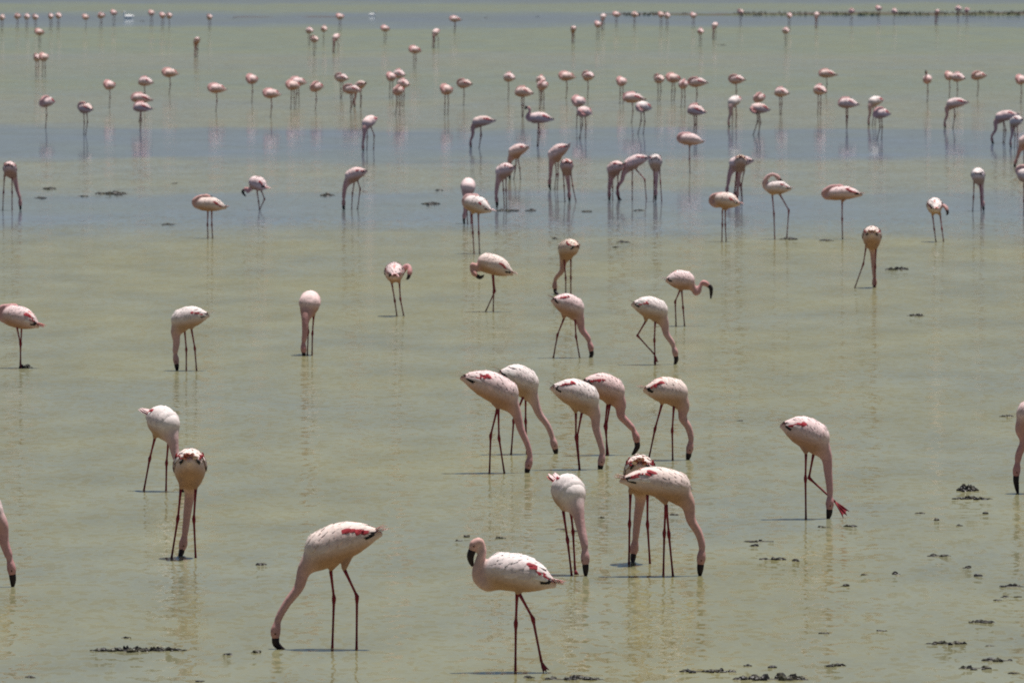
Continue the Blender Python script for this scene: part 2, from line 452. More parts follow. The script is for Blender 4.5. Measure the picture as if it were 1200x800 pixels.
        # dark flight feathers showing under the coverts near the tail
        if lod < 2 or red > .3:
            for m_ in range((4, 3, 2)[lod]):
                feather(wb, fn, .33 - .02 * m_, .25 - .03 * m_, 72 + 10 * m_, 9, BLACK, .003 + .001 * m_, -14, None)
            for m_ in range(2 if lod == 0 else 1):      # pale drooping tertials over them
                feather(wb, fn, .44, .36 - .05 * m_, 50 + 16 * m_, 9, WHITE, .008, -16)
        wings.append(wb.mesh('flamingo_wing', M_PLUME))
    out['wings'] = wings
    tl = MB()
    for m_ in range((7, 5, 3)[lod]):
        a = (m_ - (3, 2, 1)[lod]) * 24
        c0 = to.pt(.10, a, .0); d = -to.t * r.uniform(.06, .085) + to.side * math.sin(math.radians(a)) * .016 + to.up * r.uniform(-.006, .012)
        ws = to.side * .016
        col = (PALE if r.random() > red * .8 else DEEP * np.array((.85, .6, .6))) * r.uniform(.9, 1.1)
        V_ = [c0 - ws * .7, c0 + ws * .7, c0 + d * .55 - ws, c0 + d * .55 + ws, c0 + d - ws * .3, c0 + d + ws * .3]
        V2 = [p + to.up * .002 for p in V_]
        tl.add(V_ + V2, [(0, 1, 3, 2), (2, 3, 5, 4), (6, 8, 9, 7), (8, 10, 11, 9)], np.clip(col, 0, .86))
    out['tail'] = tl.mesh('flamingo_tail', M_PLUME)
    return out

COUNT = [0]
def place(meshes, loc, rz, label, group, scale=1.0, tint=(1, 1, 1)):
    o = new_obj('flamingo', None)
    o.location = loc; o.rotation_euler = (0, 0, rz); o.scale = (scale,) * 3
    tag(o, label, 'flamingo', group)
    kids = [new_obj('body', meshes['body'], o)] + [new_obj('wing', wm, o) for wm in meshes['wings']]
    kids += [new_obj('tail', meshes['tail'], o), new_obj('bill', meshes['bill'], o)]
    for e in meshes.get('eyes', ()): kids.append(new_obj('eye', e, o))
    for c in kids: c.color = (*tint, 1)
    COUNT[0] += 1
    return o

# ---- a bird measured from the photograph: points are photo pixels, read in the bird's own upright plane
def measured(label, group, foot, yaw, T, C, neck, head, bill, legs, lod=0, R=.100, red=.5, feed=True, tint=(1, 1, 1), fT=-.25, fC=.06, fN=None, latN=None, seed=None, **kw):
    x0, y0 = foot
    X0, D0 = gx(x0, y0)
    th = math.radians(yaw); c, s = math.cos(th), math.sin(th)
    sideon = abs(c) >= .5
    def loc(p, l=0.0, f=None, z=None):
        x, y = p[:2]
        if len(p) > 2: (f, l) = (p[2], l)
        dY = 0.0
        for _ in range(4):
            dX = (x - 600) * (D0 + dY) / FPX - X0
            if sideon and f is None:
                ff = (dX + l * s) / c; ll = l
            elif abs(s) > .5 and f is not None:
                ff = f; ll = (f * c - dX) / s
            else:
                ff = f if f is not None else 0; ll = (dX and 0) or l
            dY = ff * s + ll * c
        zz = CAMH - (y - YH) * (D0 + dY) / FPX if z is None else z
        return np.array([ff, ll, zz])
    fNn = fN or [.15, .18, .19, .20, .20, .2, .2]
    st = dict(R=R, **kw)
    ff = lambda v: None if sideon else v
    st['T'] = loc(T, f=ff(fT)); st['C'] = loc(C, f=ff(fC))
    st['neck'] = [loc(p, l=(latN[i] if latN else 0), f=ff(fNn[min(i, len(fNn) - 1)])) for i, p in enumerate(neck)]
    k = len(neck)
    st['head'] = loc(head, l=(latN[k] if latN else 0), f=ff(fNn[min(k, len(fNn) - 1)]))
    st['bill'] = loc(bill, l=(latN[k + 1] if latN else 0), f=ff(fNn[min(k, len(fNn) - 1)] - .03 if feed else fNn[min(k + 1, len(fNn) - 1)]))
    if feed: st['bill'][2] = min(st['bill'][2], -.007)
    near = -1 if c > 0 else 1
    LG = []
    for i, lg in enumerate(legs):
        l = near * (.034 if i == 0 else -.034)
        hip = loc(lg[0], l=l, f=ff(-.01)); ank = loc(lg[1], l=l * 1.1, f=ff(-.035))
        if len(lg) > 3:
            ft = loc(lg[2], l=l, f=ff(.0)); toe = loc(lg[3], l=l, f=ff(.07)); LG.append([hip, ank, ft, toe])
        else:
            LG.append([hip, ank, loc(lg[2], l=l * 1.1, f=ff(.0), z=0.0)])
    st['legs'] = LG
    ms = build_meshes(st, seed or COUNT[0] * 13 + 5, lod, red)
    return place(ms, (X0, D0, 0), th, label, group, 1.0, tint)

GN = 'flamingos in the near shallows'
GM = 'flamingos in the middle of the lake'
W_ = (1.03, 1.06, 1.05); P_ = (1.0, .91, .915); B_ = (1.0, .96, .90); D_ = (.97, .85, .84)

# ------------------------------------------------------------------ near birds
measured('flamingo feeding with long pale neck stretched forward and crimson stripe by its black tipped tail', GN, (403, 761), 180,
         (447, 626), (377, 645), [(357, 667), (350, 688), (336, 707), (326, 725)], (322, 741), (334, 761),
         [[(403, 667), (418, 699), (417.5, 760)], [(387, 668), (391, 701), (389, 761)]], red=.55, tint=B_, R=.106)
measured('upright flamingo striding with head folded back against its neck, dark bill pointing down', GN, (616, 788), 180,
         (651, 687), (587, 670), [(571, 686), (561, 680), (559.5, 670), (562.5, 657), (565.5, 644), (562, 635.5)], (556, 638), (554, 664),
         [[(608, 695), (624.5, 725), (634.5, 776), (640.5, 788)], [(606, 695), (604.5, 730), (604, 789)]],
         feed=False, red=.6, tint=W_, R=.102, flare=.05, neckcol=np.array((.60, .36, .315)), face=(.35, 0, -1))
measured('plump pale flamingo feeding alone beside the overlapping pair, breast turned to the viewer', GN, (671, 674), -52,
         (652, 566), (668, 580), [(676, 597), (681, 619), (685, 638)], (686, 655), (686.5, 676),
         [[(660, 598), (665, 632), (670, 674)], [(669, 600), (671.5, 622), (674, 668), (676, 675)]], red=.25, tint=W_, R=.106)
measured('flamingo seen from behind with red and black rump, half hidden by another', GN, (750, 661), 96,
         (750, 546), (750, 559), [(751, 582), (747, 611), (745, 631)], (743.5, 643), (741.5, 655),
         [[(759, 578), (759, 614), (762, 660)], [(739, 578), (738, 613), (737.3, 661)]], red=.95, tint=B_, R=.102, fT=-.20)
measured('flamingo with crimson side patch feeding in front of another, tail over its rump', GN, (783, 675), 4,
         (727, 564), (793, 571), [(806, 590), (810, 609), (819, 625), (823, 640)], (822, 655), (820.5, 673),
         [[(781, 590), (784, 625), (789, 675)], [(780.5, 590), (778.8, 624), (777.7, 675)]], red=.6, tint=B_, R=.094)
measured('flamingo feeding while lifting one webbed foot forward under its neck', GN, (946, 608), 6,
         (915, 499), (956, 513), [(968, 533), (971, 554), (973, 574)], (973, 591), (970, 608),
         [[(945, 531), (944.4, 560), (945, 608)], [(954, 531), (948.5, 560), (979, 588), (993, 604)]], red=.45, tint=P_, R=.104)
measured('flamingo with dark bill dipped, its body cut by the frame beside a stony weed clump', GN, (1214, 578), 183,
         (1258, 470), (1207, 486), [(1198, 503), (1201, 517), (1195, 532)], (1192, 552), (1194, 580),
         [[(1222, 510), (1226, 535), (1224, 578)], [(1214, 510), (1213, 535), (1213, 579)]], red=.6, tint=D_, R=.1)
measured('flamingo cut by the frame with only its bowed breast and feeding neck showing', GN, (-32, 688), 2,
         (-78, 583), (-15, 600), [(0, 616), (4, 636), (10, 654)], (12.5, 667), (13.5, 684),
         [[(-32, 625), (-35, 650), (-33, 688)], [(-25, 625), (-26, 650), (-24, 689)]], red=.5, tint=P_, R=.1)
measured('pale flamingo feeding directly behind the one seen from its rear', GN, (183, 575), -44,
         (173, 487), (194, 498), [(201, 514), (205, 532), (211, 552)], (213, 565), (213, 577),
         [[(181, 513), (175, 537), (168, 575)], [(197, 515), (194.6, 542), (194, 576)]], red=.15, tint=W_, R=.108)
measured('flamingo seen squarely from behind, neck hanging straight between spread legs', GN, (214, 654), 91,
         (222, 540), (222, 551), [(222, 576), (219, 601), (216, 626)], (214, 638), (209, 649),
         [[(229, 572), (226.6, 608), (228.7, 655)], [(211.5, 572), (208, 607), (200.4, 654)]], red=.55, tint=B_, R=.108, fT=-.18)
measured('flamingo with ruffled crimson striped back and red tail, leaning steeply to feed', GN, (582, 554), 5,
         (540, 443), (592, 462), [(604, 482), (610, 502), (618, 521), (621, 535)], (619.5, 544), (617, 556),
         [[(584, 478), (584.7, 513), (591, 555)], [(583, 478), (575, 510), (573.6, 554)]], red=.85, tint=P_, R=.106, ruffle=2.2)
measured('smooth pale pink flamingo feeding just behind a ruffled crimson backed one', GN, (608, 532), 8,
         (583, 438), (616, 449), [(625, 468), (632, 485), (642, 499), (647, 512)], (649.5, 521), (651.5, 533),
         [[(614, 463), (602, 492), (599, 533)], [(616, 463), (616, 493), (617.5, 531)]], red=.08, tint=W_, R=.108)
measured('flamingo with pale ruffled wings feeding, overlapping a rusty tailed neighbour', GN, (678, 550), 8,
         (645, 455), (687, 467), [(697, 485), (698.5, 501), (703, 517), (706, 530)], (705, 540), (702, 552),
         [[(682, 483), (676.5, 512), (679.5, 551)], [(675, 483), (675, 512), (679, 550)]], red=.4, tint=W_, R=.104, ruffle=1.4)
measured('rusty flamingo with strongly hooked neck and black bill just above its reflection', GN, (712, 533), 10,
         (682, 448), (718, 458), [(727, 474), (727.5, 486), (735, 495), (742, 503)], (746, 513), (740.5, 532),
         [[(715, 473), (710.7, 500), (711, 533)], [(712, 473), (709, 499), (713, 532)]], red=.4, tint=D_, R=.1)
measured('flamingo with wide stance and crimson flecked side feeding right of the clustered group', GN, (774, 539), 5,
         (754, 458), (792, 460), [(801, 476), (800, 489), (807, 501), (810, 514)], (808.5, 526), (805.5, 539),
         [[(790, 475), (788, 504), (788.6, 540)], [(776, 473), (768, 502), (760.3, 538)]], red=.7, tint=B_, R=.1)
measured('pink flamingo with spread legs feeding left of a similar striding bird', GN, (664, 419), 10,
         (646, 352), (673, 361), [(679, 374), (682, 386), (689, 396)], (692.5, 407), (690, 421),
         [[(674, 373), (675, 394), (679.4, 420)], [(661, 373), (653.4, 392), (648.6, 419)]], red=.2, tint=P_, R=.1)
measured('pale flamingo feeding with one leg crossed back in mid stride', GN, (765, 427), 8,
         (740, 357), (771, 364), [(778, 378), (781, 391), (788, 402)], (791.5, 413), (790, 428),
         [[(768, 376), (767, 398), (768, 428)], [(757, 376), (747, 393), (767, 415), (769, 426)]], red=.15, tint=W_, R=.1)
measured('flamingo walking with S shaped neck and black bill held out above the water', GN, (797, 382), 8,
         (780, 329), (804, 329), [(813, 338), (815.5, 343), (819, 341), (820.5, 335), (823.5, 331)], (827, 332), (833, 350),
         [[(799, 340), (800.6, 360), (802.4, 382)], [(797, 340), (791.4, 353), (792.4, 381)]], feed=False, red=.1, tint=P_, R=.096, flare=.05, face=(.75, 0, -.6))
measured('tan flamingo feeding turned away, neck bent beside its two straight legs', GN, (666, 345), 125,
         (677, 291), (664, 292), [(660.5, 305), (658.5, 317), (651, 327)], (650, 335), (656, 345),
         [[(661, 303), (663, 325), (663, 345)], [(669, 303), (669, 325), (669, 346)]], red=.3, tint=(.98, .93, .82), R=.1)
measured('flamingo with black wing tip preening its breast on crossed legs', GN, (575, 365), 178,
         (601, 322), (570, 308), [(559.5, 315), (554, 310), (552.5, 316)], (556, 321), (567, 322),
         [[(578, 321), (580, 341), (569, 365)], [(577, 321), (578.5, 342), (578, 366)]], feed=False, red=.2, tint=B_, R=.104, flare=.04,
         latN=[.02, .05, .06, .06, .05])
measured('flamingo seen from its tail with head curled round to one side', GN, (468, 370), 84,
         (462, 325), (462, 319), [(470, 320), (476, 312), (480, 313)], (480, 319), (476, 327),
         [[(468, 331), (469, 350), (473, 370)], [(459, 331), (462.5, 352), (465, 370)]], feed=False, red=.15, tint=P_, R=.104, fT=-.26, fC=.04, fN=[.12, .12, .09, .06, .04], flare=.04)
measured('pink flamingo feeding head on, neck dropped straight beside one thin leg', GN, (362, 416), -112,
         (365, 352), (362.5, 357), [(358, 374), (357, 391), (355.5, 403)], (355.5, 409), (357, 417),
         [[(367.5, 370), (366, 390), (365.5, 416)], [(360, 370), (361, 388), (360, 413)]], red=.1, tint=D_, R=.1)
measured('white flamingo with red tail tuft feeding on straight legs', GN, (218, 434), 175,
         (245, 370), (212, 375), [(206, 389), (206.5, 401), (205, 413)], (206, 422), (207, 433),
         [[(224, 385), (228, 408), (230, 434)], [(216, 386), (218, 409), (218, 435)]], red=.15, tint=W_, R=.098)
measured('resting flamingo with crimson side and black wing tip, standing beside a mud blob', GN, (24, 431), 172,
         (45, 383), (14, 370), [(3, 374), (-1, 369), (1, 361), (8, 358.5)], (16, 359), (25, 361),
         [[(19, 381), (23.3, 402), (24, 431)], [(25, 381), (24, 402), (23, 430)]], feed=False, red=.9, tint=P_, R=.1, flare=.045)
measured('flamingo seen from behind feeding with one leg splayed out sideways', GN, (1020, 337), 88,
         (1022, 274), (1022, 279), [(1023, 294), (1024, 313), (1025, 325)], (1025, 331), (1025, 338),
         [[(1027, 291), (1026, 312), (1026, 337)], [(1015, 290), (1012, 309), (1002, 338)]], red=.5, tint=B_, R=.11, fT=-.18)

# ------------------------------------------------------------------ middle birds
measured('flamingo asleep on two close legs, neck folded over its pale back', GM, (246, 279), 176,
         (265, 244), (238, 239), [(229, 241), (227, 237), (231, 232), (238, 229.5)], (243, 230), (249, 233),
         [[(248, 247), (248, 263), (249, 280)], [(243.5, 247), (243, 263), (243.5, 279)]], lod=1, feed=False, red=.3, tint=B_, R=.09, flare=.05)
measured('flamingo with white streaked wing and hanging dark bill above a mirrored patch', GM, (304, 246), 150,
         (312, 221), (299, 214), [(292, 223), (290, 225), (290, 221)], (288, 221), (288, 230),
         [[(306, 223), (310, 233), (304, 244)], [(301, 223), (303, 236), (304, 246)]], lod=1, feed=False, red=.5, tint=P_, R=.1, flare=.04)
measured('pink flamingo feeding alone beside a small dark clump, tail raised', GM, (412, 245), 176,
         (430, 201), (411, 206), [(405, 217), (403, 228)], (402.5, 238), (404, 247),
         [[(419, 212), (422, 221), (419, 243)], [(415, 214), (413, 226), (412, 246)]], lod=1, red=.4, tint=D_, R=.09)
measured('flamingo dozing with folded neck in front of one feeding', GM, (559, 297), 160,
         (575, 248), (553, 238), [(546, 241), (543.5, 236), (547, 230), (553, 228.5)], (558, 229.5), (563, 233),
         [[(560.5, 250), (561, 272), (562, 297)], [(553, 250), (554, 272), (555.5, 297)]], lod=1, feed=False, red=.25, tint=W_, R=.105, flare=.05)
measured('pink flamingo feeding behind a dozing one, breast to the viewer', GM, (546, 262), -105,
         (549, 216), (548.5, 220), [(546, 232), (545, 245)], (544, 253), (544.5, 262),
         [[(550, 230), (551, 244), (552, 262)], [(546, 230), (547, 246), (548, 262)]], lod=1, red=.1, tint=P_, R=.1)
measured('flamingo feeding over a flat mat of dark weed', GM, (590, 243), 160,
         (603, 197), (588, 201), [(584, 212), (582, 222), (581.5, 230)], (582, 234), (582, 242),
         [[(593, 208), (593, 222), (593.5, 244)], [(589, 208), (590, 222), (591, 243)]], lod=1, red=.4, tint=P_, R=.1)
measured('pink flamingo feeding behind the one on the weed mat', GM, (607, 210), 178,
         (620, 173), (602, 178), [(597.5, 188), (597, 197)], (597, 203), (598, 210),
         [[(607, 186), (609, 197), (610, 210)], [(605, 186), (604, 197), (602, 210)]], lod=1, red=.15, tint=D_, R=.092)
measured('rosy flamingo with raised tail feeding beside one seen from behind', GM, (647, 222), 172,
         (668, 171), (649, 181), [(646, 192), (645, 204)], (644, 213), (645.5, 222),
         [[(651, 191), (652, 204), (650, 222)], [(654, 191), (654, 204), (653, 222)]], lod=1, red=.2, tint=D_, R=.1)
measured('reddish flamingo seen from behind with a mirrored neck in the still water', GM, (666, 236), 88,
         (664, 192), (664, 196), [(665, 207), (666.5, 219)], (667, 229), (667.5, 236),
         [[(669, 203), (671, 217), (675, 236)], [(660, 203), (661, 217), (662, 235)]], lod=1, red=.9, tint=D_, R=.096, fT=-.19)
measured('flamingo feeding turned half away with a rusty rear against its neighbour', GM, (720, 234), 140,
         (731, 194), (718, 198), [(716, 209), (714, 221)], (714, 228), (714, 235),
         [[(724, 206), (724, 219), (724.5, 234)], [(718, 206), (718, 219), (718, 235)]], lod=1, red=.6, tint=D_, R=.095)
measured('flamingo feeding with hooked neck and one leg stretched far back', GM, (742, 234), 178,
         (761, 185), (738, 192), [(731, 203), (729, 211), (724, 219)], (724, 227), (729, 234),
         [[(741, 199), (741, 214), (741, 236)], [(745, 198), (755.5, 210), (757.5, 234)]], lod=1, red=.5, tint=P_, R=.088)
measured('white backed flamingo seen from behind beside the long striding one', GM, (770, 236), 90,
         (768, 187), (768, 191), [(769, 202), (769, 215)], (768.5, 226), (768.5, 235),
         [[(773, 198), (774, 213), (775.5, 233)], [(766, 198), (766.5, 213), (766, 233)]], lod=1, red=.15, tint=W_, R=.102, fT=-.17)
measured('flamingo asleep on a single leg alone in grey water', GM, (808, 202), 178,
         (824, 167), (803, 163), [(797, 165), (794.5, 162.5), (797, 158), (803, 156)], (808, 157), (812, 159),
         [[(808, 171), (808, 186), (808.5, 202)]], lod=1, feed=False, red=.1, tint=P_, R=.095, flare=.05)
measured('flamingo feeding with neck arched, overlapped by a tan one behind its shoulder', GM, (862, 229), 172,
         (883, 189), (861, 191), [(856, 202), (853.5, 213)], (852, 222), (853, 231),
         [[(866, 199), (867, 213), (869, 233)], [(863, 199), (862, 213), (860, 230)]], lod=1, red=.3, tint=P_, R=.09)
measured('tan flamingo seen from behind with its neck mirrored below', GM, (866, 236), 92,
         (868, 186), (868, 192), [(866, 204), (865, 216)], (864, 227), (864, 236),
         [[(872, 201), (869, 216), (870, 236)], [(864, 201), (862, 216), (861, 236)]], lod=1, red=.3, tint=(1, .9, .74), R=.09, fT=-.19)
measured('flamingo with neck laid along its breast and dark tail, standing on two legs', GM, (849, 283), 165,
         (867, 240), (846, 234), [(838, 240), (833.5, 237), (834, 231), (840, 227.5)], (847, 227.5), (853, 230),
         [[(850, 246), (850, 263), (851, 284)], [(846.5, 246), (846.5, 263), (846, 283)]], lod=1, feed=False, red=.15, tint=B_, R=.1, flare=.055)
measured('flamingo preening over its back while lifting a heel beside a weed clump', GM, (910, 280), 172,
         (927, 222), (905, 220), [(897, 221), (896.5, 213), (901, 206), (907, 204.5)], (911.5, 207.5), (914, 217),
         [[(914, 228), (924.5, 246), (922, 276)], [(905, 228), (907, 250), (908, 281)]], lod=1, feed=False, red=.25, tint=W_, R=.088, flare=.036)
measured('flamingo asleep on one leg with neck curled over its back and dark tail end', GM, (987, 280), 178,
         (1010, 229), (978, 227), [(968, 231), (965, 227), (970, 221), (977, 218)], (985, 218.5), (992, 222),
         [[(987, 236), (987, 256), (987.5, 280)]], lod=1, feed=False, red=.4, tint=P_, R=.088, flare=.05)
measured('white flamingo seen from its tail with head tucked to its flank', GM, (1100, 283), 84,
         (1097, 246), (1095, 241), [(1102, 242), (1106, 240)], (1109, 244), (1109, 252),
         [[(1102, 252), (1104, 268), (1106, 284)], [(1093, 252), (1095, 268), (1097, 284)]], lod=1, feed=False, red=.3, tint=W_, R=.105, fT=-.26, fC=.04, fN=[.12, .1, .07, .05], flare=.038)
measured('white flamingo feeding turned away with one leg aside', GM, (1148, 247), 80,
         (1145, 205), (1146.5, 206), [(1150, 218), (1151, 230)], (1152, 239), (1153, 247),
         [[(1149, 215), (1149.5, 231), (1150, 246)], [(1141.5, 215), (1141, 231), (1140, 247)]], lod=1, red=.1, tint=W_, R=.102, fT=-.18)
measured('pink flamingo feeding above the white edge bird, cut by the frame', GM, (1203, 196), 176,
         (1224, 160), (1200, 166), [(1195, 176), (1192, 185)], (1190, 190), (1191, 197),
         [[(1205, 175), (1206, 185), (1206, 197)], [(1200, 175), (1200, 185), (1200, 197)]], lod=1, red=.2, tint=D_, R=.1)
measured('white flamingo standing cut by the frame edge', GM, (1203, 252), 165,
         (1219, 212), (1200, 205), [(1194, 204), (1192, 199), (1195, 195)], (1200, 195), (1206, 197),
         [[(1203, 216), (1203, 235), (1203, 252)], [(1200, 216), (1200, 235), (1200, 252)]], lod=1, feed=False, red=.3, tint=W_, R=.1, flare=.045)
measured('flamingo feeding at the frame edge, turned away with leaning neck', GM, (9, 246), 70,
         (10, 195), (12, 200), [(17, 209), (20, 222), (23, 232)], (23.5, 238), (23.5, 245),
         [[(14, 207), (14, 225), (14, 246)], [(5, 207), (4, 225), (3, 244)]], lod=1, red=.2, tint=D_, R=.1, fT=-.18)

# ------------------------------------------------------------------ far flock: a few poses, placed one by one
def tmpl(kind, v):
    r = random.Random(hash(kind) % 1000 + v * 17 if False else sum(map(ord, kind)) + v * 17)
    j = lambda a: r.uniform(-a, a)
    C = (.05, 0, .49 + j(.012)); T = (-.27, 0, .455 + j(.02)); lat = .03 * (1 if v % 2 else -1)
    st = dict(R=.098)
    two = [[(-.02, .032, .41), (-.04 + j(.02), .034, .24), (-.01 + j(.03), .034, 0)], [(-.02, -.032, .41), (-.03 + j(.02), -.034, .24), (j(.04), -.034, 0)]]
    if kind in ('one', 'two'):
        st.update(C=C, T=T, neck=[(.135, 0, C[2] - .03), (.165, lat, C[2] + .02), (.125, lat * 1.3, C[2] + .085), (.05, lat * 1.2, C[2] + .112)],
                  head=(-.03, lat, C[2] + .105), bill=(-.09, lat * .6, C[2] + .075), flare=.05)
        st['legs'] = two if kind == 'two' else [[(-.015, .008, .41), (-.03, .008, .24), (0, .005, 0)]]
    elif kind == 'feed':
        C = (.04, 0, .475); T = (-.28, 0, .515 + j(.03))
        st.update(C=C, T=T, neck=[(.12, 0, .37), (.14 + j(.02), 0, .25), (.17 + j(.03), 0, .13)], head=(.18 + j(.03), 0, .065), bill=(.15, 0, -.005), legs=two)
        if v % 2: st['legs'][0] = [(-.04, .032, .42), (-.15, .034, .27), (-.13, .034, 0)]
    elif kind == 'alert':
        st.update(C=C, T=T, neck=[(.14, 0, .46), (.175, 0, .50), (.15, 0, .57), (.125, 0, .62)], head=(.145, 0, .66), bill=(.20, 0, .625), flare=.045,
                  legs=two if v % 2 else [[(-.015, .008, .41), (-.03, .008, .24), (0, .005, 0)]])
    elif kind == 'preen':
        st.update(C=C, T=T, neck=[(.14, .02, .47), (.175, .05, .50), (.18, .08, .45)], head=(.14, .10, .43), bill=(.07, .115, .41), flare=.042, legs=two)
        st['legs'][1] = [(-.02, -.032, .41), (-.03, -.034, .25), (.07, -.034, 0)]
    return build_meshes(st, v * 31 + 3, 2, (.15, .35, .6)[v % 3])
CACHE = {}
GF = 'flamingos of the far flock'; GT = 'tiny flamingos along the far spit'
FAR_LABEL = {'one': 'small flamingo asleep on one leg in the far flock', 'two': 'small flamingo resting on two legs in the far flock',
             'feed': 'small flamingo feeding with lowered neck in the far flock', 'alert': 'small flamingo in the far flock with its head held up',
             'preen': 'small flamingo in the far flock preening its lowered head'}
TINY = 'tiny flamingo in the distant shallows near the far muddy spit'
fr_ = random.Random(23)
def far(xc, top, wd, kind='two', face=180, label=None, s=None, toward=None, tint=None):
    H = {'alert': .685, 'feed': .60}.get(kind, .61)
    s = s or fr_.uniform(.94, 1.04)
    k = H * s / CAMH
    foot = (top + 90 * k) / (1 - k)
    X, D = gx(xc, foot); ppm = FPX / D
    v = fr_.randrange(3)
    ms = CACHE.get((kind, v)) or CACHE.setdefault((kind, v), tmpl(kind, v))
    want = wd / ppm / s
    best = min(range(0, 86, 3), key=lambda a: abs(.43 * math.cos(math.radians(a)) + .10 * math.sin(math.radians(a)) * 2 * .5 - want))
    sgn = toward if toward is not None else fr_.choice((1, -1))
    th = math.radians(face + sgn * best)
    off = -.05 * s * math.cos(th)                        # body centre relative to the feet
    t = tint or fr_.choice((P_, P_, D_, D_, (.95, .84, .80), (1.0, .88, .87)))
    t = tuple(c * .93 for c in t)
    return place(ms, (X - off, D, 0), th, label or (TINY if top < 58 else FAR_LABEL[kind]), GT if top < 58 else GF, s, t)

FAR_NAMED = {
    (171, 90): 'small flamingo rearmost of three overlapping resters', (166, 109): 'small flamingo between two others in an overlapping trio',
    (167, 119): 'small pale flamingo foremost of an overlapping trio', (129, 94): 'small pale flamingo on one leg near the overlapping trio',
    (231, 44): 'tiny flamingo alone in the green belt, feeding end on', (44, 63): 'tiny flamingo pressed against another, its tail hidden',
    (52, 62): 'tiny flamingo pressed against another, its breast hidden', (47, 34): 'tiny flamingo alone beyond a touching pair',
    (363, 32): 'tiny flamingo at the outer end of a loose group of four in the green belt', (380, 30): 'tiny flamingo farthest back of a loose group of four in the green belt',
    (369, 42): 'tiny flamingo foremost of a loose group of four in the green belt', (394, 40): 'tiny feeding flamingo of a loose group of four in the green belt',
    (487, 54): 'small flamingo standing alone on the grey water behind the far flock', (511, 34): 'tiny feeding flamingo behind the lone grey water bird',
    (350, 90): 'small flamingo half hidden behind one resting in front of it, tail showing', (344, 94): 'small flamingo covering most of the one resting behind it',
    (401, 86): 'small flamingo tallest and rearmost of a tight trio', (422, 95): 'small flamingo feeding beside two tight resters', (413, 99): 'small flamingo foremost of a tight trio',
    (459, 85): 'small flamingo at the rear side of a huddle of four', (468, 81): 'small flamingo topmost of a huddle of four', (473, 92): 'small flamingo at the tail side of a huddle of four',
    (467, 100): 'small pale flamingo foremost of a huddle of four', (433, 136): 'small flamingo feeding alone below the huddle of four, at the calm belt',
    (524, 99): 'small flamingo on two long legs beside a one legged neighbour', (545, 92): 'small flamingo on one leg beside a two legged neighbour',
    (634, 88): 'small flamingo peeping from behind one straight in front of it', (636, 94): 'small flamingo standing straight in front of another',
    (614, 101): 'small broad flamingo on two legs beside two stacked birds', (679, 112): 'small flamingo resting above one with a bent knee',
    (743, 108): 'small broad flamingo resting behind a paler preening one', (790, 86): 'small flamingo resting shoulder to shoulder with a smaller one',
    (801, 93): 'small flamingo tucked against a larger resting shoulder', (818, 90): 'small broad one legged flamingo behind another two legged one',
    (816, 122): 'small two legged flamingo in front of a broad one legged one', (890, 108): 'small flamingo resting behind one with curled head',
    (970, 81): 'small broad flamingo with pointed tail resting behind a narrower one', (961, 99): 'small narrow flamingo in front of a broad pointed tailed one',
    (1033, 126): 'small pink flamingo resting in front of a white feeding one', (1113, 84): 'small flamingo half covered by its resting partner',
    (1123, 85): 'small flamingo half covering its resting partner', (534, 19): 'tiny broad flamingo standing alone in the far blue belt',
    (846, 53): None, (921, 32): 'tiny pale flamingo alone in front of the spit', (672, 30): 'tiny pale feeding flamingo between the spit end and the flock'}
